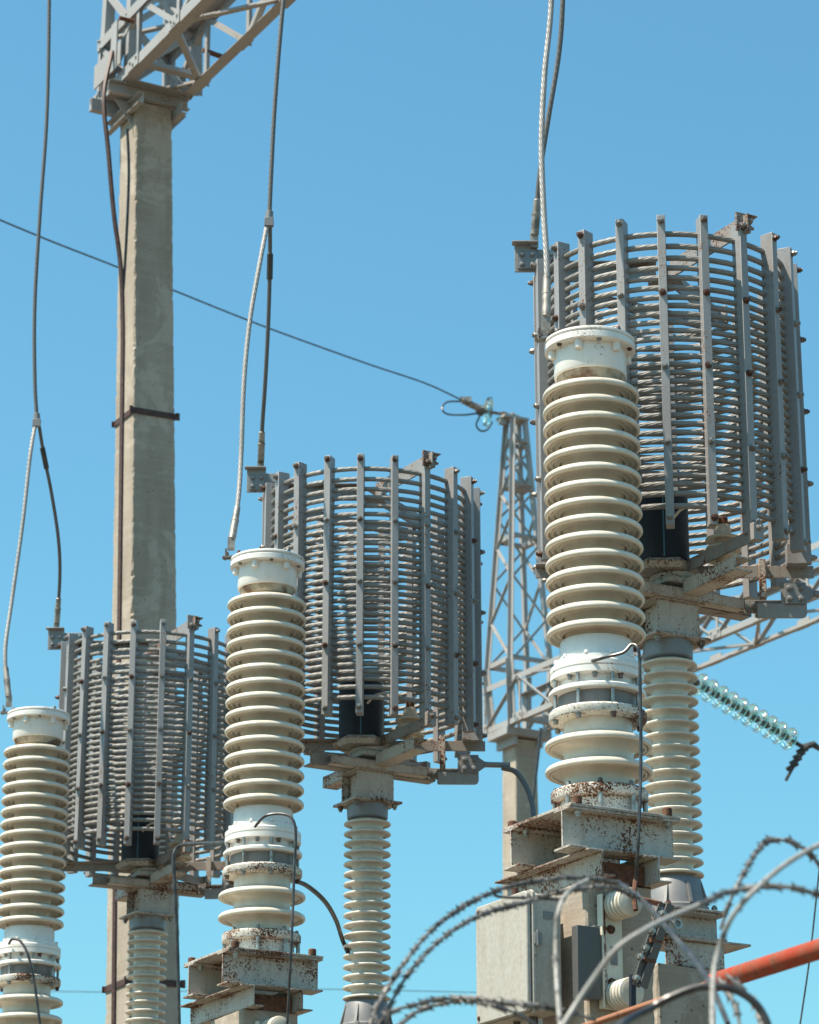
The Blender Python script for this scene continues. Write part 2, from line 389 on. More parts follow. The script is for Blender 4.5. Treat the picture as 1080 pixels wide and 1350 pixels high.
# ------------------------------------------------------------------ steel brackets + concrete supports
def bracket():
    r = empty('steel_bracket', (0,0,0), YAW)
    X, Y = Vector((1,0,0)), Vector((0,1,0))
    MB().box((-.04,-.0,-.006), (.50,.50,.012)).build('top_plate', M['beam'], r, bevel=.002)
    for wy in (-.189, .189):
        MB().ibeam((-.295,wy,-.092), (.21,wy,-.092), .158, .115).build('beam', M['beam'], r, bevel=.0015)
        for ux in (-.245, .165):
            for sg in (-1, 1):
                b = MB().bolt((ux, wy+sg*.036, -.022), (0,0,-1), .014, .018, .012); b.build('bolt', M['zinc'], r)
                if abs(wy+sg*.05) > .22 and ux*sg: MB().lathe([(.019,0),(.019,.026),(.015,.03)], 14, (ux-.01, wy+sg*.05, .0005)).build('bolt', M['rust'], r)
    for ux, ln in ((-.165,.43), (.09,.43)):
        yc, yl = (ln-.27)/2, ln+.27      # web, top flange to the left, foot turned inwards
        MB().box((ux,yc,-.222), (.007,yl,.098)).box((ux-.033,yc,-.1765), (.058,yl-.001,.0065)).box((ux+.030,yc,-.2675), (.052,yl-.002,.0065)).build('cross_channel', M['beam'], r, bevel=.0012)
    MB().box((-.04,-.178,-.235), (.24,.010,.075)).build('packing_plate', M['rust'], r, bevel=.0015)
    return r
brs = [bracket()]; brs += [copy_tree(brs[0]) for _ in range(2)]
BL = ['rust-speckled steel beam bracket under the right-hand ribbed column', 'rust-speckled steel beam bracket under the middle ribbed column',
      'steel beam bracket under the left-edge ribbed column']
for i, c in enumerate(brs):
    c.location = CAP[i]+Vector((0,0,ZP)); tag(c, BL[i], 'bracket', 'steel beam brackets')

def rough_column(name, o, half, z0, z1, half1=None, step=.05, seed=1, chip=.012, hy=None):
    """square concrete column with irregular, chipped arrises; local frame, top half-size half, bottom half1"""
    rr = random.Random(seed); half1 = half1 or half; n = int((z1-z0)/step)+1; vs = []; fs = []
    ch = [[chip*.5]*4]
    for i in range(n+1):
        ch.append([max(.002, chip*.45 + (c-chip*.45)*.6 + rr.uniform(-1,1)*chip*.34) if rr.random() > .03 else chip*rr.uniform(1., 1.8) for c in ch[-1]])
    for i in range(n+1):
        t = i/n; zz = z0+(z1-z0)*t; h = half1+(half-half1)*t; gy = (hy or h); c = ch[i+1]
        for k, (sx, sy) in enumerate(((-1,-1),(1,-1),(1,1),(-1,1))):
            q = c[k]; a = (sx*(h-q), sy*gy); b = (sx*h, sy*(gy-q))
            prs = (b, a) if k in (0, 2) else (a, b)
            for p in prs: vs.append((p[0], p[1], zz+(rr.uniform(-.012,.004) if i == n else 0)))
    for i in range(n):
        for k in range(8): fs.append((i*8+k, i*8+(k+1)%8, (i+1)*8+(k+1)%8, (i+1)*8+k))
    fs.append(tuple(range(7,-1,-1))); fs.append(tuple(range(n*8, n*8+8)))
    m = MB(); m.add(vs, fs); ob = m.build(name, M['conc'], sharp=2); ob.location = o; ob.rotation_euler = (0,0,YAW); return ob
PL = ['square concrete post behind the grey junction box', 'square concrete post under the middle steel bracket', 'square concrete post under the left-edge column']
for i in range(3):
    c = CAP[i] - U*.03
    tag(rough_column('concrete_post', (c.x, c.y, 0), .15, 0, ZP-.271, step=.03, seed=11+i, hy=.17, chip=.014), PL[i], 'post', 'short concrete posts')

# ------------------------------------------------------------------ line trap coils
COIL = [Vector((0, 12.15, 0)), Vector((0, 15.08, 0)), Vector((0, 18.0, 0))]
for c, (px, row) in zip(COIL, ((881.5, 500), (490, 780), (201.5, 960))): c.x = at(px, row, c.y).x
ZC = 5.425                                   # underside of the channel cross / top of the stand's box
def coil():
    root = empty('coil', (0,0,0)); z = lambda v: v-ZC
    RR, rp = .520, .0124
    z1, z0 = z(6.945), z(5.650)
    # pitch list, a little wider at both ends
    prof = []; N = 31; ds = [(.058 if k < 2 else .046 if k < 6 else (.0385 if k < N-2 else .055)) for k in range(N)]
    sc_ = (z1-z0)/sum(ds); zz = [z1]
    for d in ds: zz.append(zz[-1]-d*sc_)
    pts = []; S = 60; a0 = pi
    for i in range(N*S+1):
        k, f = divmod(i, S); zc = zz[k] + (zz[min(k+1, N)]-zz[k])*(f/S)
        a = a0+2*pi*i/S; pts.append((RR*cos(a), RR*sin(a), zc))
    MB().tube(pts, rp, 10).build('winding', M['rope'], root)
    # posts
    post = MB().box((.534,0,(z(7.0)+z(5.595))/2), (.060,.034,7.0-5.595)); pm = None
    bm_ = MB().bolt((0,0,0), (1,0,0), .0125, .016, .012); bmesh_o = None
    for k in range(20):
        a = radians(-90-6.2+18*k)
        if pm is None: o = post.build('post', M['post'], root, bevel=.002); pm = o.data
        else:
            o = bpy.data.objects.new('post', pm); col.objects.link(o); o.parent = root
            b = o.modifiers.new('bevel', 'BEVEL'); b.width = .002; b.segments = 2; b.limit_method = 'ANGLE'
        o.rotation_euler = (0,0,a)
        for j in range(5):
            zb = z(6.975) - j*.337
            if bmesh_o is None: q = bm_.build('bolt', M['bolt'], o); bmesh_o = q.data
            else: q = bpy.data.objects.new('bolt', bmesh_o); col.objects.link(q); q.parent = o
            q.location = (.5645, R.uniform(-.002,.002), zb+R.uniform(-.004,.004)); q.rotation_euler = (R.uniform(0,1),0,0)
    # top spider: three flat arms from a hub, each ending in a bolted head
    def arm(ang, zc, L, name, h=.06, t=.012, r0=.04):
        d = Vector((cos(radians(ang)), sin(radians(ang)), 0)); n_ = Vector((-d.y, d.x, 0)); s_ = MB()
        s_.box(d*(L+r0)/2+Vector((0,0,zc+h/2)), (L-r0,.008,h), (d,n_,Z3)).box(d*(L+r0)/2+n_*.026+Vector((0,0,zc+h-.006)), (L-r0,.045,.007), (d,n_,Z3))
        return s_.build(name, M['arm'], root, bevel=.0015), d, n_
    for ang in (-60, 60, 180):
        o, d, n_ = arm(ang, z(6.945), .60 if ang != 180 else .56, 'top_arm', .085)
        if ang != 180:
            hd = MB().box(d*.562+Vector((0,0,z(7.0))), (.012,.072,.085), (d,n_,Z3)).box(d*.53+n_*.03+Vector((0,0,z(6.99))), (.07,.010,.06), (d,n_,Z3))
            hd.bolt(d*.582+n_*.018+Vector((0,0,z(7.0))), d, .012, .014, .01).bolt(d*.582-n_*.018+Vector((0,0,z(6.975))), d, .012, .014, .01)
            hd.bolt(d*.55+n_*.036+Vector((0,0,z(6.99))), n_, .012, .014, .02)
            hd.build('arm_head', M['chiparm'], root, bevel=.001)
    MB().lathe([(.0,z(6.93)),(.075,z(6.93)),(.075,z(6.945)),(0,z(6.945))], 24).build('hub', M['arm'], root)
    # deep flat ring bar inside near the top (rail that catches the light)
    MB().box((-.08,.12,z(6.86)), (.62,.010,.055), (U,Wd,Z3)).build('tie_bar', M['arm'], root, bevel=.001)
    # terminal plate at the top left, with lip, four bolts
    t = MB().box((-.598,-.055,z(7.035)), (.098,.010,.135)).box((-.603,-.075,z(7.100)), (.110,.045,.007)).box((-.500,-.045,z(7.055)), (.15,.012,.05))
    t.build('terminal_plate', M['post'], root, bevel=.0015)
    l = MB().box((-.594,-.067,z(7.020)), (.085,.010,.085))
    for dx in (-.022,.022):
        for dz in (-.024,.024): l.bolt((-.594+dx,-.072,z(7.020)+dz), (0,-1,0), .010, .012, .006)
    l.build('terminal_lug', M['galv'], root, bevel=.001)
    for dx in (-.49, -.455): MB().bolt((dx,-.051,z(7.058)), (0,-1,0), .010, .012).build('bolt', M['zinc'], root)
    # bottom spider on the base cross
    for ang in (-60, 60, 180, 0):
        o, d, n_ = arm(ang, z(5.552), .575, 'bottom_arm', .055)
        if ang in (-60, 60):
            MB().box(d*.565+Vector((0,0,z(5.585))), (.04,.05,.075), (d,n_,Z3)).bolt(d*.586+Vector((0,0,z(5.60))), d, .011, .012, .01).build('arm_foot', M['arm'], root, bevel=.002)
    MB().lathe([(.0,z(5.528)),(.10,z(5.528)),(.105,z(5.534)),(.105,z(5.552)),(0,z(5.552))], 24).build('hub', M['beam'], root)
    MB().box((0,0,z(5.512)), (.20,.20,.03), (U,Wd,Z3)).build('spacer', M['beam'], root, bevel=.002)
    # base cross of channels
    MB().channel(-U*.36+Vector((0,0,z(5.462)))-Wd*.03, U*.36+Vector((0,0,z(5.462)))-Wd*.03, .072, .075, .007, Wd).build('base_channel', M['arm'], root, bevel=.0015)
    MB().channel(-U*.28+Vector((0,0,z(5.450)))-Wd*.10, U*.28+Vector((0,0,z(5.450)))-Wd*.10, .048, .055, .006, Wd).build('base_channel', M['beam'], root, bevel=.0015)
    MB().channel(-Wd*.47+Vector((0,0,z(5.478)))-U*.03, -Wd*.10+Vector((0,0,z(5.478)))-U*.03, .062, .085, .007, U).build('base_channel', M['beam'], root, bevel=.0015)
    MB().channel(Wd*.06+Vector((0,0,z(5.478)))-U*.03, Wd*.45+Vector((0,0,z(5.478)))-U*.03, .062, .085, .007, U).build('base_channel', M['beam'], root, bevel=.0015)
    # dark tuning drum inside, standing on the hub
    MB().lathe([(0,z(5.605)),(.108,z(5.605)),(.112,z(5.610)),(.112,z(5.90)),(.108,z(5.905)),(0,z(5.91))], 40, (-.05,-.02,0)).build('drum', M['navy'], root)
    MB().lathe([(0,z(5.553)),(.13,z(5.556)),(.15,z(5.585)),(.125,z(5.604)),(0,z(5.604))], 6, (-.05,-.02,0)).build('drum_seat', M['beam'], root, sharp=20)
    MB().box((-.052,-.1325,z(5.755)), (.006,.004,.30)).build('drum_seam', M['seam'], root)
    # small porcelain standoff by the front right arm
    p = [(.03,0)]
    for k in range(3): p += [(.034,.02+k*.042),(.070,.014+k*.042),(.075,.020+k*.042),(.072,.027+k*.042),(.036,.040+k*.042)]
    p += [(.034,.15),(.03,.17)]
    MB().lathe(p, 32, (.195,-.10,z(5.585))).build('small_insulator', M['porc'], root)
    MB().cyl((.195,-.10,z(5.755)), (.195,-.10,z(5.79)), .022, 12).build('insulator_cap', M['rust'], root)
    # lower right terminal: arms, plate with four bolts, angled cover
    t = MB().box((.26,.10,z(5.455)), (.44,.010,.060)).box((.41,.06,z(5.430)), (.15,.012,.075)); t.build('terminal_arm', M['arm'], root, bevel=.0015)
    pl = MB().prism([(-.13,-.07),(.055,-.07),(.068,-.065),(.075,-.05),(.075,.09),(-.03,.09),(-.03,-.005),(-.13,-.005)], (.467,.005,z(5.445)), (.467,.017,z(5.445)), Vector((1,0,0)), Z3)
    pl.build('lower_terminal_plate', M['post'], root, bevel=.0015)
    lg = MB().prism([(-.045,-.045),(.035,-.045),(.075,-.015),(.12,-.012),(.12,.012),(.075,.015),(.035,.045),(-.045,.045)], (.497,-.008,z(5.48)), (.497,.004,z(5.48)), Vector((1,0,0)), Z3)
    for dx in (-.025,.022):
        for dz in (-.024,.024): lg.bolt((.497+dx,-.008,z(5.48)+dz), (0,-1,0), .012, .013, .006)
    lg.cyl((.572,-.002,z(5.48)), (.70,-.002,z(5.477)), .015, 14)
    lg.build('lower_terminal_lug', M['galv'], root, bevel=.001)
    for (x, y, zq) in ((.30,.093,5.46),(.33,.093,5.46),(.45,.053,5.435),(.39,.053,5.42)): MB().bolt((x,y,z(zq)), (0,-1,0), .011, .012, .008).build('bolt', M['zinc'], root)
    cv = MB().prism([(0,0),(.085,-.005),(.07,.045),(.03,.085),(0,.09)], (.46,-.06,z(5.60)), (.46,-.0,z(5.60)), Vector((1,0,0)), Z3); cv.build('cover_plate', M['post'], root, bevel=.0015)
    MB().box((.36,-.02,z(5.54)), (.028,.028,.18)).build('prop', M['beam'], root, bevel=.002)
    MB().tube(spline([(.20,-.1,z(5.78)),(.12,-.16,z(5.815)),(.03,-.20,z(5.80)),(-.02,-.17,z(5.76))]), .006, 8).build('jumper', M['porc'], root)
    return root
def seam_mat():
    s = NB('blue_seam'); return s.out((.06,.16,.22), .4)
M['seam'] = seam_mat()
coils = [coil()]; coils += [copy_tree(coils[0]) for _ in range(2)]
for c in coils:                                   # posts never sit perfectly
    for o in kids(c):
        if o.name.startswith('post'):
            o.rotation_euler.z += radians(R.uniform(-.5,.5)); o.rotation_euler.y += radians(R.uniform(-.25,.25)); o.location.z += R.uniform(-.006,.006)
CO = ['largest grey cable-wound coil drum at upper right', 'middle grey cable-wound coil drum between the two ribbed columns',
      'smallest and lowest grey cable-wound coil drum, in front of the tall concrete pylon']
for i, c in enumerate(coils):
    c.location = COIL[i]+Vector((0,0,ZC)); c.rotation_euler = (0, 0, radians((0, 1.2, -2.0)[i])); c.scale = (1.045, 1.045, 1); tag(c, CO[i], 'coil', 'cable-wound coils on stands')

# ------------------------------------------------------------------ stand insulators
def stand():
    root = empty('stand_insulator', (0,0,0)); z = lambda v: v-3.84
    a = (U, Wd, Z3)
    b = MB()
    b.box((0,0,z(5.4225)), (.255,.215,.005), a)
    b.box(Vector((0,0,z(5.345)))-Wd*.085, (.215,.008,.15), a).box(Vector((0,0,z(5.345)))+Wd*.085, (.215,.008,.15), a).box(Vector((0,0,z(5.345)))-U*.06, (.008,.160,.15), a)
    b.build('top_box', M['beam'], root, bevel=.0015)
    MB().box((0,0,z(5.262)), (.28,.25,.012), a).build('top_plate', M['beam'], root, bevel=.002)
    MB().lathe([(.085,z(5.178)),(.100,z(5.180)),(.106,z(5.186)),(.108,z(5.256))], 40).build('upper_fitting', M['galv'], root)
    for sx in (-1,1):
        for sy in (-1,1): MB().bolt(U*sx*.112+Wd*sy*.09+Vector((0,0,z(5.256))), (0,0,-1), .014, .018, .015).build('bolt', M['bolt'], root)
    p = [(.078, z(5.195))]; zs = [5.160 - i*(5.160-4.250)/17 for i in range(18)]
    for zc in zs:
        q = z(zc); p += [(.079,q+.016),(.083,q+.012),(.110,q+.004),(.120,q+.0015),(.1235,q-.003),(.1225,q-.008),(.118,q-.010),(.113,q-.006),(.108,q-.005),(.104,q-.009),(.100,q-.005),(.088,q-.008),(.081,q-.014),(.079,q-.020)]
    p += [(.079, z(4.21))]; p = p[::-1]
    MB().lathe(p, 56).build('porcelain_sheds', M['porc2'], root)
    c = MB().lathe([(.140,z(4.085)),(.140,z(4.105)),(.132,z(4.112)),(.128,z(4.13)),(.112,z(4.218)),(.106,z(4.228)),(.08,z(4.23))], 40)
    for k in range(8):
        a2 = 2*pi*(k+.5)/8; d = Vector((cos(a2), sin(a2), 0)); t = Vector((-d.y,d.x,0))
        c.prism([(-.02,0),(.04,0),(.012,.095),(-.02,.095)], d*.105+t*-.006+Vector((0,0,z(4.11))), d*.105+t*.006+Vector((0,0,z(4.11))), d, Z3)
    c.build('lower_fitting', M['galv'], root)
    b = MB(); b.box((0,0,z(4.080)), (.30,.29,.010), a); b.ibeam(-U*.16-Wd*.06+Vector((0,0,z(4.018))), U*.16-Wd*.06+Vector((0,0,z(4.018))), .112, .15)
    b.build('seat_beam', M['beam'], root, bevel=.0015)
    for sx in (-1,1):
        for sy in (-1,1): MB().bolt(U*sx*.115+Wd*sy*.115+Vector((0,0,z(4.085))), (0,0,1), .013, .02, .01).build('bolt', M['bolt'], root)
    MB().box(U*.06+Vector((0,0,z(3.957))), (.44,.27,.010), a).build('seat_plate', M['beam'], root, bevel=.002)
    MB().channel(-U*.13-Wd*.11+Vector((0,0,z(3.897))), U*.16-Wd*.11+Vector((0,0,z(3.897))), .105, .06, .007, Wd).build('seat_channel', M['beam'], root, bevel=.0015)
    return root
stands = [stand()]; stands += [copy_tree(stands[0]) for _ in range(2)]
SL = ['slim pale ribbed insulator holding up the largest coil', 'slim pale ribbed insulator holding up the middle coil', 'slim pale ribbed insulator under the smallest coil, in front of the pylon']
STX = []
for i, c in enumerate(stands):
    x = at((885, 484, 193.5)[i], (1000, 1200, 1270)[i], COIL[i].y).x; STX.append(x)
    c.location = (x, COIL[i].y, 3.84); tag(c, SL[i], 'insulator', 'slim ribbed stand insulators')
for i in range(3):
    c = Vector((STX[i], COIL[i].y, 0)) - U*.055
    tag(rough_column('concrete_post', (c.x, c.y, 0), .14, 0, 3.84, step=.03, seed=31+i), ['concrete post with a broken top edge under the right-hand slim insulator','concrete post hidden below the middle slim insulator','concrete post below the left slim insulator'][i], 'post', 'short concrete posts')

# ------------------------------------------------------------------ down leads
def lead(i, main, brA, brB, Ya, Yb, ymain, label, topmain=None):
    """cables coming from above: main (pixels), branch A to the cap, branch B to the coil terminal"""
    root = None
    def path(px, y0, y1):
        n = len(px)-1; return spline([at(x, r, y0+(y1-y0)*k/n) for k, (x, r) in enumerate(px)])
    def mk(name, pts, m, r): return MB().tube([p-root.location for p in pts], r, 10).build(name, m, root)
    brA = [at(x, r, ymain[0]+(Ya-ymain[0])*k/len(brA)) for k, (x, r) in enumerate(brA)] + [CAP[i]+Vector((-.180,-.035,6.395))]
    pA = spline(brA); pB = path(brB, ymain[1], Yb)
    root = empty('down_lead', pA[-1]); tag(root, label, 'cable', 'stranded down leads')
    mk('branch_cable', pA, M['lead'], .0125); mk('branch_cable', pB, M['darklead'], .0115)
    if main:
        pm = path(main, topmain or ymain[0], ymain[0]); mk('main_cable', pm, M['darklead'], .0125)
        e = pm[-1]-root.location; d = (pm[-1]-pm[-2]).normalized()
        MB().cyl(e-d*.05, e+d*.03, .021, 14).box(e+Vector((.0,-.015,-.02)), (.05,.03,.05)).build('clamp', M['galv'], root, bevel=.002)
        q = pB[14]-root.location; d2 = (pB[15]-pB[13]).normalized(); MB().cyl(q-d2*.09, q+d2*.05, .017, 14).build('sleeve', M['darklead'], root)
    for P_, L in ((pA, .20), (pB, .16)):
        e = P_[-1]-root.location; d = (P_[-4]-P_[-1]).normalized()
        s_ = MB().lathe([(.012,0),(.019,.004),(.019,L*.55),(.0205,L*.56),(.0205,L*.62),(.0175,L*.63),(.0165,L),(.013,L+.004)], 16, e, d)
        s_.box(e-d*.025, (.036,.012,.07), (Vector((1,0,0)), Vector((0,1,0)), Z3)); s_.build('ferrule', M['lug'], root)
def lug():
    s = NB('dull_sleeve'); return s.out(s.mix(s.ramp(s.noise(20,4),.4,.65), (.34,.31,.27), (.15,.13,.11)), .5, None, .5)
M['lug'] = lug()
lead(0, None, [(727,-140),(727,0),(718,100),(714,190),(717,280),(721,350)], [(745,-140),(742,0),(737,70),(724,150),(713,220),(708,270),(705,310)], 11.25, 12.07, (11.6,11.9), 'two stranded cables hanging side by side to the largest coil and its column')
lead(1, [(392,-150),(374,0),(363,130),(358,220),(355,290)], [(353,292),(343,345),(330,420),(322,500),(318,600),(314,660)], [(356,292),(356,345),(354,420),(350,500),(346,560),(344,608)], 14.1, 15.1, (14.6,14.62), 'stranded cable forking above the middle coil')
lead(2, [(66,-150),(65,0),(62,150),(53,280),(46,400),(46,500),(49,555)], [(47,557),(40,600),(30,690),(16,790),(7,860)], [(51,557),(58,600),(68,650),(77,710),(79,760),(75,822)], 17.0, 18.05, (17.5,17.52), 'stranded cable forking above the smallest coil at the left edge')

# ------------------------------------------------------------------ black wires
def wire(name, label, pts, r, m='black', cat='cable', group=None):
    P_ = spline([at(*p) for p in pts]); o = MB().tube([p-P_[-1] for p in P_], r, 8).build(name, M[m]); o.location = P_[-1]
    return tag(o, label, cat, group)
wire('earth_wire', 'thin black wire running down the right-hand ribbed column', [(776,873,11.14),(800,866,11.05),(822,860,11.02),(833,850,11.02),(842,858,11.0),(844,900,11.0),(845,1000,11.0),(842,1100,10.95),(838,1165,11.0),(834,1200,11.05)], .0068)
wire('earth_wire', 'thin black wire running down the middle ribbed column', [(336,1090,13.95),(350,1076,13.9),(370,1073,13.88),(385,1079,13.86),(390,1100,13.85),(388,1150,13.85),(384,1250,13.8),(379,1345,13.85),(377,1400,13.85)], .0068)
wire('earth_wire', 'thin black wire curling off the left-edge ribbed column', [(12,1244,16.9),(17,1238,16.85),(28,1242,16.82),(38,1262,16.8),(46,1300,16.8),(54,1360,16.8)], .008)
wire('control_cable', 'thin black cable bending down between the smallest coil and the middle column', [(330,1100,14.3),(300,1110,14.6),(262,1112,15.2),(238,1115,15.4),(229,1128,15.4),(230,1160,15.4),(234,1250,15.4),(237,1380,15.4)], .010)
wire('control_cable', 'thick black cable arching from the middle column to its slim insulator', [(385,1160,14.3),(405,1168,14.5),(428,1188,14.7),(443,1213,14.9),(452,1240,15.05),(462,1262,15.15)], .012)
wire('jumper_cable', 'grey cable drooping from the lower terminal of the middle coil', [(662,1012,15.07),(680,1018,15.05),(694,1038,15.0),(702,1062,14.9),(704,1085,14.8)], .014, 'darklead')
wire('hanging_wire', 'thin dark wire down the far concrete pole', [(713,960,32),(709,1000,32),(702,1060,32),(697,1110,32)], .018)
wire('far_wire', 'very thin dark wire at the lower right edge', [(1092,1060,18),(1080,1150,18),(1068,1260,18),(1052,1370,18)], .0055)
wire('far_wire', 'barely visible horizontal line low in the sky', [(-60,1303,60),(150,1308,60),(400,1304,60),(700,1310,60)], .008)

# ------------------------------------------------------------------ junction box, disconnector
c0 = CAP[0]
def loc0(u, w_, zz): return Vector((u, w_, zz))
zt, zb = zrow(1192, 11.3), zrow(1352, 11.3)
jb = empty('junction_box', c0-U*.325+Wd*.08+Vector((0,0,zb)), YAW); H = zt-zb
tag(jb, 'weathered grey metal junction box with a screwed lid, on the right-hand concrete post', 'box')
def rbox(c, d, r=.018, axis='x'):   # box with rounded edges, by prism of a rounded rectangle
    pts = []
    for (sx, sy, a0) in ((1,1,0),(-1,1,pi/2),(-1,-1,pi),(1,-1,3*pi/2)):
        for k in range(5): a = a0+pi/2*k/4; pts.append((sx*(d[1]/2-r)+r*cos(a), sy*(d[2]/2-r)+r*sin(a)))
    m = MB(); X, Y = Vector((0,1,0)), Vector((0,0,1))
    m.prism(pts, Vector(c)-Vector((d[0]/2,0,0)), Vector(c)+Vector((d[0]/2,0,0)), X, Y); return m
rbox((.012,0,H/2), (.118,.37,H-.02)).build('body', M['box'], jb, bevel=.003)
rbox((-.054,0,H/2), (.014,.392,H)).build('lid_rim', M['box'], jb, bevel=.003)
rbox((-.0625,0,H/2), (.005,.366,H-.026)).build('gasket', M['black'], jb)
rbox((-.0745,0,H/2), (.019,.380,H-.012)).build('lid', M['box'], jb, bevel=.005)
for sy in (-1, 1):
    for zz in (.03, H-.03): MB().bolt((-.084, sy*.168, zz), (-1,0,0), .007, .006).build('screw', M['bolt'], jb)
MB().bolt((-.05, -.196, H*.47), (0,-1,0), .006, .006).build('screw', M['bolt'], jb)
for zz in (.10, H-.10): MB().cyl((-.052,.199,zz-.025), (-.052,.199,zz+.025), .007, 10).build('hinge', M['galv'], jb)
lt = MB().box((-.04,-.200,H*.60), (.030,.010,.045)).cyl((-.045,-.205,H*.60-.03), (-.045,-.205,H*.60+.03), .005, 8); lt.build('latch', M['galv'], jb, bevel=.001)
MB().box((.015,-.1862,H*.80), (.045,.002,.030)).build('nameplate', M['galv'], jb)
MB().cyl((.02,-.06,-.03), (.02,-.06,.012), .018, 14).cyl((.02,.06,-.03), (.02,.06,.012), .014, 14).build('cable_gland', M['drk'], jb)
MB().box((.085,.02,H-.05), (.06,.20,.03)).box((.085,.02,.06), (.06,.20,.03)).build('mounting_bracket', M['galv'], jb, bevel=.002)
MB().cyl((0,.03,H-.01), (0,.03,H+.05), .013, 12).build('cable_gland', M['bolt'], jb)
# steel clamp on the post face beside the box
ps = empty('post_clamp', c0-U*.13-Wd*.19+Vector((0,0,zrow(1312, 11.1))), YAW)
tag(ps, 'rusty flat steel clamp bar on the face of the right-hand concrete post', 'clamp')
hh = zrow(1180, 11.1)-zrow(1312, 11.1)
MB().box((0.0,-.012,hh/2), (.022,.012,hh)).build('bar', M['chip'], ps, bevel=.001)
MB().box((-.012,.0,hh*.62), (.05,.028,.035)).box((-.012,.0,hh*.16), (.06,.028,.03)).build('bracket', M['galv'], ps, bevel=.001)
MB().box((-.075,-.012,hh*.28), (.10,.04,hh*.72)).build('hollow_shade_panel', M['drk'], ps, bevel=.002)  # dark panel painting the shade of the hollow between box and post
MB().bolt((0,-.019,hh*.64), (0,-1,0), .010, .012).build('bolt', M['rust'], ps)
# disconnector
ds = empty('disconnector', c0-U*.09-Wd*.185+Vector((0,0,zrow(1332, 11.1))), YAW)
tag(ds, 'small grounding switch with two short ribbed insulators on a cream plate', 'switch')
Hp = zrow(1182, 11.1)-zrow(1332, 11.1)
MB().box((0,-.006,Hp/2), (.104,.012,Hp)).box((-.048,-.022,Hp/2), (.008,.022,Hp)).build('mounting_plate', M['cream'], ds, bevel=.002)
MB().box((.012,-.0135,Hp*.47), (.030,.003,.07)).build('nameplate', M['galv'], ds)
for zz in (.235, .53+.17): MB().bolt((0,-.012,Hp*zz), (0,-1,0), .014, .014).build('bolt', M['rust'], ds)
Dn = Vector((0,-1,0))
def ribbed(z_, r=.052, L=.115):
    p = [(.03,0),(.034,.004)]
    for k in range(5):
        q = .006+k*L/5.3; p += [(r*.72,q),(r*.95,q+.003),(r,q+.009),(r*.95,q+.015),(r*.70,q+.019)]
    p += [(r*.75,L-.004),(r*.4,L)]
    return MB().lathe(p, 40, (.018,-.012,z_), Dn)
i1 = ribbed(Hp*.905, .056, .125).build('ribbed_insulator', M['porc'], ds)
i2 = ribbed(Hp*.12, .056, .115).build('ribbed_insulator', M['porc'], ds)
def xx(px, row, Yw): return ds.matrix_basis.inverted() @ at(px, row, Yw)
ds_m = Matrix.Translation(ds.location) @ Matrix.Rotation(YAW, 4, 'Z'); dsi = ds_m.inverted()
def L_(px, row, Yw): return dsi @ at(px, row, Yw)
def bl(p, q, w_, t, name, m, off=0):
    p = L_(*p); q = L_(*q); o = Vector((off,0,0)); MB().bar(p+o, q+o, t, w_, Vector((1,0,0))).build(name, M[m], ds, bevel=.001)
bl((848,1302,10.93),(884,1192,10.93), .034, .008, 'blade', 'drk')
bl((838,1300,10.93),(874,1190,10.93), .034, .008, 'blade', 'drk')
bl((872,1195,10.93),(893,1222,10.93), .020, .006, 'latch', 'galv')
bl((834,1285,10.93),(834,1345,10.93), .022, .016, 'jaw', 'navy')
bl((843,1185,10.95),(872,1192,10.93), .026, .018, 'upper_jaw', 'rust')
for (px, r_) in ((858,1228),(842,1262),(838,1290),(872,1205),(850,1250)): MB().bolt(L_(px, r_, 10.915), (0,-1,0), .012, .018, .012).build('bolt', M['zinc'], ds)
for k, (px, r_) in enumerate(((872,1214),(864,1240),(856,1266))): MB().box(L_(px, r_, 10.93), (.05,.02,.018)).build('spacer', M['rust'], ds, bevel=.001)
MB().lathe([(.012,0),(.020,0),(.020,.006),(.012,.006),(.012,0)], 20, L_(893,1218,10.93), Dn).build('pull_ring', M['zinc'], ds)
P_ = spline([L_(838,1160,11.0), L_(836,1180,10.97), L_(838,1200,10.95)]); MB().tube(P_, .010, 8).build('link', M['rust'], ds)
# the middle bracket's own standoff, just entering the frame
d2 = empty('disconnector', CAP[1]-U*.065-Wd*.185+Vector((0,0,ds.location.z)), YAW)
for o in kids(ds):
    if o.name.split('.')[0] in ('mounting_plate','ribbed_insulator'): copy_tree(o, d2)
tag(d2, 'ribbed switch insulator below the middle steel bracket', 'switch')
# finial at the bottom, left of the middle bracket
fo = empty('bushing', at(262, 1400, 14.6)); tag(fo, 'small dark bushing tip at the bottom edge left of the middle bracket', 'bushing')
MB().lathe([(.04,0),(.055,.02),(.05,.08),(.028,.10),(.022,.13),(.050,.150),(.046,.165),(.020,.185),(.018,.20),(.026,.208),(.018,.222),(.010,.24),(.002,.245)], 24).build('tip', M['black'], fo)
MB().lathe([(.03,-.8),(.03,.0)], 12).build('stem', M['galv'], fo)

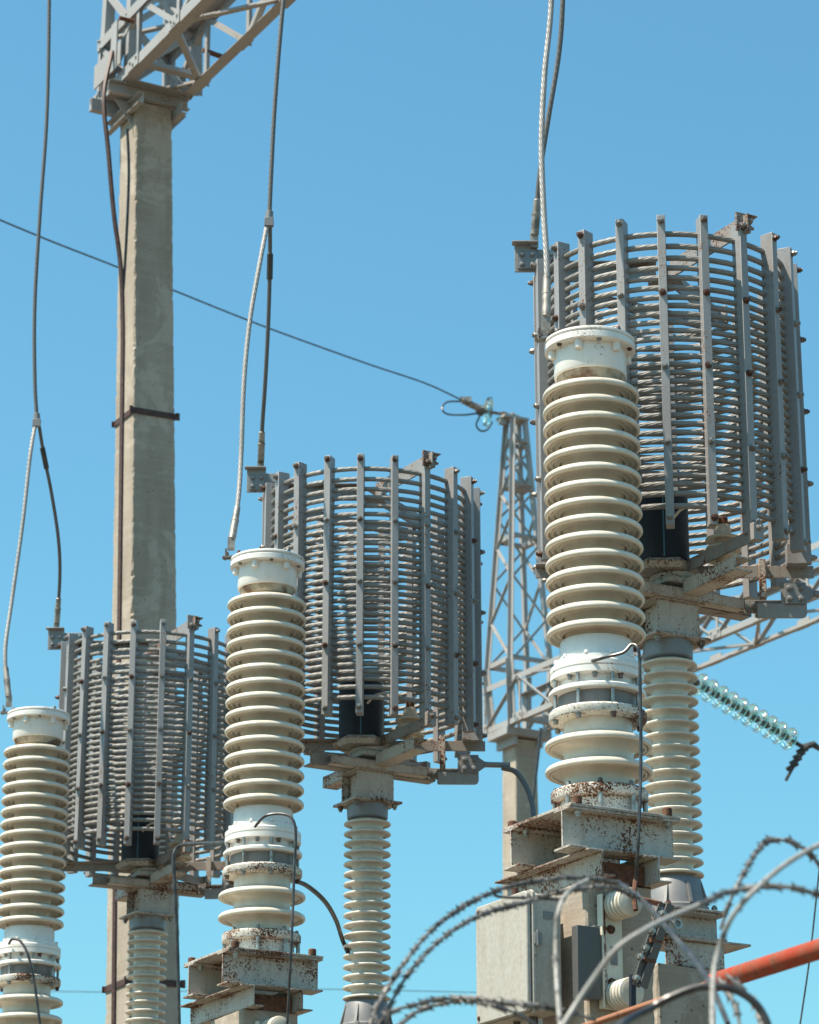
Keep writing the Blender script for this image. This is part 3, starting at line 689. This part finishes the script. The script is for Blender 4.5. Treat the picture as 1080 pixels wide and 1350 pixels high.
# ------------------------------------------------------------------ lattice helpers
def member(root, name, p, q, a, mat='lattice', t=.007, up=Z3, fx=1, fy=1):
    return MB().angle(Vector(p), Vector(q), a, t, up, fx, fy).build(name, M[mat], root)
def girder(root, O, D, S, wid, ht, n, bay, a=.10, b=.045, start=0.):
    """box lattice girder: lower centre line starts at O along D, S = sideways"""
    V = lambda i, s_, k, o=0, oz=0: O + D*(start+i*bay) + S*(s_*(wid/2-o)) + Z3*(k*ht+(oz if k == 0 else -oz))
    for s_ in (-1,1):
        for k in (0,1): member(root, 'chord', V(0,s_,k), V(n,s_,k), a, up=Z3, fx=-s_ if D.cross(Z3).dot(S) > 0 else s_, fy=1 if k == 0 else -1)
    for i in range(n+1):
        for s_ in (-1,1): 
            if i < 2 or i % 2 == 0: member(root, 'strut', V(i,s_,0,.011,.004), V(i,s_,1,.011,.004), b, up=D)
        if i < n:
            for s_ in (-1,1):
                p, q = (V(i,s_,0,.021,.012), V(i+1,s_,1,.021,.012)) if i % 2 == 0 else (V(i,s_,1,.021,.012), V(i+1,s_,0,.021,.012)); member(root, 'brace', p, q, b, up=S)
            for k in (0,1):
                p, q = (V(i,-1,k,.02,.015), V(i+1,1,k,.02,.015)) if i % 2 == 0 else (V(i,1,k,.02,.015), V(i+1,-1,k,.02,.015)); member(root, 'brace', p, q, b, up=Z3)
        for s_ in (-1,1):                      # gusset plate with bolts on the outer face of each lower node
            q = V(i,s_,0) + S*s_*.006 + Z3*.055; gp = MB().box(q, (.20,.008,.11), (D,S,Z3))
            for dx in (-.06,0,.06): gp.bolt(q+D*dx+Z3*(.02 if dx else -.02)+S*s_*.004, S*s_, .012, .012)
            gp.build('gusset', M['lattice'], root)
        member(root, 'cross_bar', V(i,-1,0,.02,.03), V(i,1,0,.02,.03), .08, up=Z3) if i < 2 else None

# ------------------------------------------------------------------ tall pylon at left
YP = 22.0
pc = at(179, 200, YP); h1 = .165; zt1 = zrow(132, YP)
ax = pc + U*h1 + Wd*h1
b_ = at(169, 1300, YP) + (U+Wd)*.215                     # the pylon leans very slightly
ld_ = Vector(((ax.x-b_.x)/(ax.z-b_.z), (ax.y-b_.y)/(ax.z-b_.z), 1)); base = ax - ld_*ax.z
LEAN = Vector((0,0,1)).rotation_difference(ld_).to_matrix().to_4x4() @ Matrix.Rotation(YAW, 4, 'Z')
def pyl(z_): return base + ld_*z_
py = rough_column('concrete_pylon', base, .162, 0, zt1, half1=.25, step=.022, seed=3, chip=.015); py.rotation_euler = LEAN.to_euler()
tag(py, 'tall tapering concrete pylon at left with a sunlit side and horizontal casting lines', 'pylon')
def band(row, label):
    z_ = zrow(row, YP); hf = .25+(.162-.25)*z_/zt1 + .002
    r_ = empty('steel_band', pyl(z_), YAW); r_.rotation_euler = LEAN.to_euler(); tag(r_, label, 'band', 'brown steel bands round the pylon')
    for sx, sy, lx, ly in ((0,-1,2*hf+.05,.008),(0,1,2*hf+.05,.008)): MB().box((0, sy*(hf+.0045), 0), (lx,.008,.05)).build('strap', M['band'], r_, bevel=.001)
    for sx in (-1,1): MB().box((sx*(hf+.0045),0,0), (.008,2*hf,.05)).build('strap', M['band'], r_, bevel=.001)
    for sx in (-1,1): MB().box((sx*(hf+.02),-hf-.0085,0), (.03,.016,.06)).build('lug', M['band'], r_)
band(540, 'brown steel band round the upper part of the tall pylon'); band(1292, 'brown steel band low on the tall pylon behind the smallest coil')
# rusty flat conductor hanging down the lit face
P_ = [at(148,68,21.9), at(137,128,21.75), at(143,200,21.75), at(150,280,21.8), at(159,350,21.85), at(162,430,21.88)]
bw = [at(161,540,21.88), at(159,700,21.84), at(157,860,21.8), at(154,1000,21.75), at(152,1150,21.7), at(150,1360,21.65)]
P2 = spline(P_+bw); o = MB().tube([p-P2[-1] for p in P2], .020, 6).build('earthing_strip', M['band']); o.location = P2[-1]
tag(o, 'rust-brown strip running from the lattice head down the lit face of the tall pylon', 'cable')
P2 = spline([at(168,170,21.8), at(170,230,21.83), at(166,330,21.87), at(160,420,21.9)]); o = MB().tube([p-P2[-1] for p in P2], .012, 6).build('earthing_wire', M['black']); o.location = P2[-1]
tag(o, 'thin dark wire on the upper lit face of the tall pylon', 'cable')
# head: brackets + box girder + uprights
hd = empty('lattice_girder', pyl(zt1)); tag(hd, 'grey lattice steel girder on top of the tall pylon, running up out of the frame', 'girder', 'lattice steel girders')
for s_ in (-1,1):
    MB().channel(-U*.42+Wd*s_*.17+Z3*.055, U*.30+Wd*s_*.17+Z3*.055, .11, .055, .007, Wd*s_).build('seat_channel', M['lattice'], hd)
    MB().channel(-Wd*.34+U*s_*.17-Z3*.06, Wd*.34+U*s_*.17-Z3*.06, .10, .05, .007, U*s_).build('seat_channel', M['lattice'], hd)
    MB().prism([(0,0),(.16,0),(0,-.2)], U*s_*.168-Wd*.10, U*s_*.168-Wd*.09, U*s_, Z3).build('gusset', M['lattice'], hd)
girder(hd, Z3*.115, -Wd, U, .64, .62, 6, .80, .10, .05, start=-.34)
# crossed uprights rising above the head
for sx in (-1,1):
    for sy in (-1,1): member(hd, 'upright', U*sx*.30+Wd*sy*.28+Z3*.12, U*sx*.27+Wd*sy*.25+Z3*1.9, .085, up=U)
for k in range(3):
    z0 = .12+.55*k
    for sy in (-1,1):
        member(hd, 'brace', U*-.3+Wd*sy*.27+Z3*z0, U*.3+Wd*sy*.27+Z3*(z0+.55), .05, up=Wd); member(hd, 'brace', U*.3+Wd*sy*.26+Z3*z0, U*-.3+Wd*sy*.26+Z3*(z0+.55), .05, up=Wd)
        member(hd, 'brace', U*sy*.3-Wd*.27+Z3*z0, U*sy*.3+Wd*.27+Z3*(z0+.55), .05, up=U)
MB().box(-U*.36+Wd*.0+Z3*.35, (.012,.55,.22), (U,Wd,Z3)).build('gusset', M['lattice'], hd)
MB().box(-U*.37-Wd*.15+Z3*.45, (.012,.12,.45), (U,Wd,Z3)).build('gusset', M['lattice'], hd)
MB().cyl(-U*.33-Wd*.45+Z3*.55, -U*.46-Wd*.45+Z3*.55, .018, 10).build('pin', M['rust'], hd)
MB().cyl(U*.30-Wd*.45+Z3*.45, U*.50-Wd*.45+Z3*.43, .022, 10).build('pin', M['rust'], hd)
MB().box(U*.0+Z3*.118, (.60,.56,.008), (U,Wd,Z3)).build('floor_plate', M['lattice'], hd)

# ------------------------------------------------------------------ far portal
YF = 33.0
fc = at(685, 965, YF); zf = fc.z
fp = rough_column('far_concrete_pole', (fc.x, fc.y, 0), .145, 0, zf-.12, half1=.22, step=.1, seed=5, chip=.014)
tag(fp, 'distant slim concrete pole behind the right-hand ribbed column', 'pole')
fh = empty('lattice_mast_head', (fc.x, fc.y, zf)); tag(fh, 'distant tapering lattice mast top on the slim concrete pole', 'mast')
H1 = zrow(880, YF)-zf; Ht = zrow(556, YF)-zf
def corner(z_):
    t = max(0, (z_-H1)/(Ht-H1)); a = .26*(1-t)+.075*t if z_ >= H1 else .26
    return a
for sx in (-1,1):
    for sy in (-1,1):
        a = corner(H1); b = corner(Ht); member(fh, 'leg', (U*sx+Wd*sy)*a+Z3*H1, (U*sx+Wd*sy)*b+Z3*Ht, .052, up=U*sx, t=.008)
        member(fh, 'leg', (U*sx+Wd*sy)*.22+Z3*-.02, (U*sx+Wd*sy)*.27+Z3*H1, .07, up=U*sx, t=.008)
lv = [H1+(Ht-H1)*t for t in (0,.18,.34,.48,.60,.70,.79,.87,.94)]
for k in range(len(lv)-1):
    a, b = corner(lv[k]), corner(lv[k+1]); z0, z1 = lv[k], lv[k+1]
    for s_ in (-1,1):
        f = 1 if k % 2 else -1
        member(fh, 'brace', U*f*a+Wd*s_*a+Z3*z0, U*-f*b+Wd*s_*b+Z3*z1, .028, up=Wd*s_)
        member(fh, 'brace', Wd*f*a+U*s_*a+Z3*z0, Wd*-f*b+U*s_*b+Z3*z1, .028, up=U*s_)
for z_ in (H1, (H1+Ht)*.5, H1+(Ht-H1)*.72, H1+(Ht-H1)*.9):
    a = corner(z_)
    for s_ in (-1,1):
        member(fh, 'ring_bar', U*-a+Wd*s_*a+Z3*z_, U*a+Wd*s_*a+Z3*z_, .06); member(fh, 'ring_bar', Wd*-a+U*s_*a+Z3*z_, Wd*a+U*s_*a+Z3*z_, .06)
MB().box(Z3*(H1+(Ht-H1)*.72), (.20,.20,.01), (U,Wd,Z3)).build('plate', M['lattice'], fh)
MB().box(Z3*(Ht+.02)-U*.04, (.34,.20,.03), (U,Wd,Z3)).box(Z3*(Ht-.03)-U*.18, (.08,.06,.08), (U,Wd,Z3)).build('top_plate', M['lattice'], fh)
MB().box(Z3*-.06, (.60,.44,.09), (U,Wd,Z3)).box(Z3*-.15-U*.17, (.05,.40,.12), (U,Wd,Z3)).box(Z3*-.15+U*.17, (.05,.40,.12), (U,Wd,Z3)).build('seat', M['lattice'], fh, bevel=.004)
# far girder
e2 = Vector(at(1030, 812, 33*22.69/26)); D = (Vector((e2.x, e2.y, 0))-Vector((fc.x, fc.y, 0))).normalized(); S = D.cross(Z3)
fg = empty('lattice_girder', (fc.x, fc.y, zf)); tag(fg, 'distant lattice steel girder leaving the far mast towards the right edge', 'girder', 'lattice steel girders')
girder(fg, Z3*.0, D, S, .56, .56, 11, .75, .065, .035, start=-.35)

# ------------------------------------------------------------------ glass insulators and overhead wire
def disc_pts():
    return [(.0,-.028),(.018,-.028),(.024,-.010),(.045,-.004),(.052,-.024),(.058,-.024),(.064,-.002),(.080,.0),(.086,-.018),(.092,-.018),(.098,.001),(.118,.003),(.126,-.010),(.1285,-.004),(.127,.006),(.110,.018),(.080,.030),(.045,.042),(.030,.046),(.0,.046)]
def gdisc(root, p, D, k=1.0):
    d = MB().lathe([(r*k, z_*k) for r, z_ in disc_pts()], 36, p, D).build('glass_disc', M['glass'], root)
    c = MB().lathe([(.0,.030*k),(.040*k,.034*k),(.043*k,.060*k),(.035*k,.090*k),(.018*k,.100*k),(.0,.100*k)], 20, p, D).build('disc_cap', M['drk'], root)
    MB().cyl(Vector(p)-D*.07*k, Vector(p)-D*.02*k, .011*k, 8).build('pin', M['bolt'], root)
A = at(918, 900, 26.7); B = at(1049, 979, 27.45); n = 10; D = (A-B).normalized()
gs = empty('glass_insulator_string', A); tag(gs, 'string of ten teal glass discs hanging at an angle at right', 'insulator')
for k in range(n):
    gdisc(gs, (B-A)*((k+.35)/(n)), D, .92)
MB().cyl(Vector((0,0,0))+D*.6, (0,0,0), .016, 10).build('hanger_rod', M['bolt'], gs)
e = B-A
f = MB().cyl(e, e-D*.16, .022, 10); tip = at(1085, 990, 27.6)-A; f.tube([e-D*.10, e-D*.13+Vector((.08,0,.04)), tip, tip+Vector((.5,-.1,-.02))], [.03,.035,.022,.02], 10)
for k in range(4): q = at(1058-k*4.5, 988+k*7.5, 27.5)-A; f.cyl(q-Vector((.055,0,.03)), q+Vector((.055,0,.03)), .022, 8)
f.build('strain_clamp', M['black'], gs); f = MB(); f.tube(spline([at(1062,988,27.5)-A, at(1048,1008,27.5)-A, at(1042,1018,27.5)-A, at(1036,1029,27.5)-A]), .016, 8); f.build('wire_tail', M['black'], gs)
top = at(684, 549, YF); C1 = at(643, 543, YF-.1); W1 = at(607, 527, YF-.3)
sg = empty('glass_insulator', C1); tag(sg, 'single teal glass disc tying the overhead wire to the far mast top', 'insulator')
Dd = (top-C1).normalized(); gdisc(sg, Vector((0,0,0)), -Dd, 1.45)
MB().tube([(0,0,0), (top-C1)*.5, (top-C1)], .02, 8).cyl((top-C1)*.45, (top-C1)*.62, .035, 10).cyl((top-C1)*.75, (top-C1)*.85, .04, 10).build('shackle', M['bolt'], sg)
MB().tube([(0,0,0), (W1-C1)*.35, (W1-C1)*.95], [.03,.045,.035], 10).box((W1-C1)*.8+Z3*.03, (.14,.05,.06)).build('dead_end_clamp', M['lug'], sg)
MB().tube([p-C1 for p in spline([at(607,529,YF-.3), at(590,530,YF-.4), at(583,538,YF-.5), at(590,546,YF-.5), at(612,547,YF-.3), at(632,546,YF-.2), at(628,560,YF-.2), at(634,568,YF-.2), at(643,566,YF-.2), at(649,556,YF-.2)])], .011, 8).build('jumper_loop', M['black'], sg)
wire('overhead_wire', 'long thin dark overhead wire slanting down across the sky to the glass disc', [(-60,264,26),(0,290,27),(75,321,28),(152,351,29),(232,384,30),(350,431,31),(480,478,32),(560,505,32.5),(610,528,32.7)], .010)

# ------------------------------------------------------------------ foreground: razor wire, cable, red pipe
barb_me = None
def razor(pts, Y0, Y1, label, mat='razor', r=.0036, barbs=True, step=.046, seed=0, bs=1.):
    global barb_me
    n = len(pts)-1; rr = random.Random(seed)
    P_ = spline([at(x, row, Y0+(Y1-Y0)*k/n + .05*sin(k*1.3+seed)) for k, (x, row) in enumerate(pts)], 10)
    root = empty('razor_wire', P_[-1]); tag(root, label, 'razor wire', 'loops of razor wire')
    MB().tube([p-root.location for p in P_], r, 8).build('strand', M[mat], root)
    if not barbs: return
    E_ = even(P_, step)
    for k in range(1, len(E_)-1):
        d = (E_[k+1]-E_[k]).normalized()
        if barb_me is None:
            m = MB(); t = .0008
            pts_ = [(-.003,-.004),(-.0085,-.013),(-.0045,-.011),(-.0035,-.020),(.0035,-.013),(.0085,-.017),(.004,-.004),(.003,.004),(.0085,.013),(.0045,.011),(.0035,.020),(-.0035,.013),(-.0085,.017),(-.004,.004)]
            pts_ = [(a*1.25, b*1.05) for a, b in pts_]
            m.prism(pts_, Vector((0,-t,0)), Vector((0,t,0)), Vector((1,0,0)), Z3); m.prism(pts_[::-1], Vector((-t,0,0)), Vector((t,0,0)), Vector((0,1,0)), Z3)
            m.lathe([(.0058,-.010),(.0065,-.006),(.0065,.006),(.0058,.010)], 8)
            o = m.build('barb', M['razor'], root); barb_me = o.data
        else: o = bpy.data.objects.new('barb', barb_me); col.objects.link(o); o.parent = root
        o.location = E_[k]-root.location + Vector((rr.uniform(-.001,.001),0,0)); o.rotation_mode = 'QUATERNION'
        o.rotation_quaternion = d.to_track_quat('Z','Y') @ Matrix.Rotation(rr.uniform(0,1.5),4,'Z').to_quaternion(); o.scale = (bs*rr.uniform(.85,1.15),)*3
razor([(478,1400),(492,1340),(520,1288),(560,1236),(600,1202),(650,1176),(700,1163),(760,1157),(815,1163)], 6.0, 6.9, 'big upper loop of razor wire rising from the bottom centre', seed=1)
razor([(484,1400),(502,1350),(540,1282),(590,1232),(640,1204),(692,1190),(740,1176),(800,1170),(845,1185)], 6.1, 6.8, 'second razor wire strand just below the big upper loop', seed=2)
razor([(500,1380),(515,1337),(543,1326),(571,1319),(599,1316),(640,1318),(682,1324),(738,1331),(785,1345)], 6.2, 6.2, 'low flat strand of razor wire crossing in front of the junction box', seed=3)
razor([(510,1375),(527,1352),(552,1333),(580,1324),(610,1320),(640,1323),(675,1334),(705,1350)], 6.4, 6.3, 'short drooping razor wire strand beneath the low flat one', seed=4)
razor([(742,1400),(738,1345),(734,1290),(733,1240),(737,1200),(750,1175),(775,1160)], 5.6, 6.0, 'pale upright razor wire strand in front of the junction box', 'razorwhite', .0046, True, .05, 5, .75)
razor([(700,1420),(747,1344),(780,1294),(813,1251),(850,1226),(884,1209),(925,1192)], 5.2, 5.4, 'pale smooth wire slanting up across the switch', 'razorwhite', .0052, False)
razor([(925,1192),(955,1178),(990,1171),(1035,1169),(1075,1178),(1120,1190)], 5.4, 5.6, 'barbed strand continuing right from the pale slanting wire', seed=6, r=.0045)
razor([(1130,1095),(1080,1114),(1035,1140),(995,1174),(964,1211),(947,1255),(940,1300),(940,1400)], 5.4, 5.2, 'light razor wire strand bending down at the lower right', 'razorwhite', .0050, True, .06, 7, .7)
razor([(950,1225),(962,1190),(976,1160),(990,1135),(1005,1115),(1020,1107),(1045,1111),(1068,1126),(1095,1160)], 5.9, 6.3, 'arched razor wire loop at the lower right edge', seed=8)
razor([(815,1163),(850,1190),(885,1230),(915,1265),(938,1300),(960,1350)], 6.9, 6.0, 'dark blurred razor wire strand crossing the switch', 'black', .006, False)
razor([(948,1290),(962,1312),(972,1335),(978,1370)], 6.0, 5.8, 'short razor wire strand left of the lower right corner', seed=10)
razor([(958,1285),(975,1300),(995,1325),(1012,1370)], 6.0, 5.8, 'short razor wire strand right beside the black cable end', seed=11)
wire('thick_cable', 'thick black cable curving at the bottom right in front', [(790,1375,5.6),(822,1349,5.7),(855,1331,5.8),(884,1315,5.8),(925,1301,5.8),(965,1304,5.8),(993,1320,5.8),(1010,1345,5.8),(1020,1380,5.8)], .0085)
wire('thin_cable', 'thin black cable loop lying on the razor wire below the right bracket', [(830,1168,7.0),(790,1160,7.0),(740,1157,7.0),(690,1163,7.0),(655,1175,7.0),(658,1182,7.0),(700,1184,7.0),(745,1186,7.0)], .0038)
P_ = [at(940, 1296, 8.2), at(1200, 1213, 7.2)]
o = MB().tube([p-P_[0] for p in P_], .0265, 20).build('red_pipe', M['red']); o.location = P_[0]; tag(o, 'red painted pipe slanting in from the lower right edge', 'pipe')
P_ = [at(760, 1357, 8.4), at(830, 1333, 8.4), at(945, 1293, 8.4)]
o = MB().tube([p-P_[0] for p in P_], .0095, 10).build('rusty_rod', M['rustrod']); o.location = P_[0]; tag(o, 'thin orange-rusty rod running into the red pipe', 'rod')
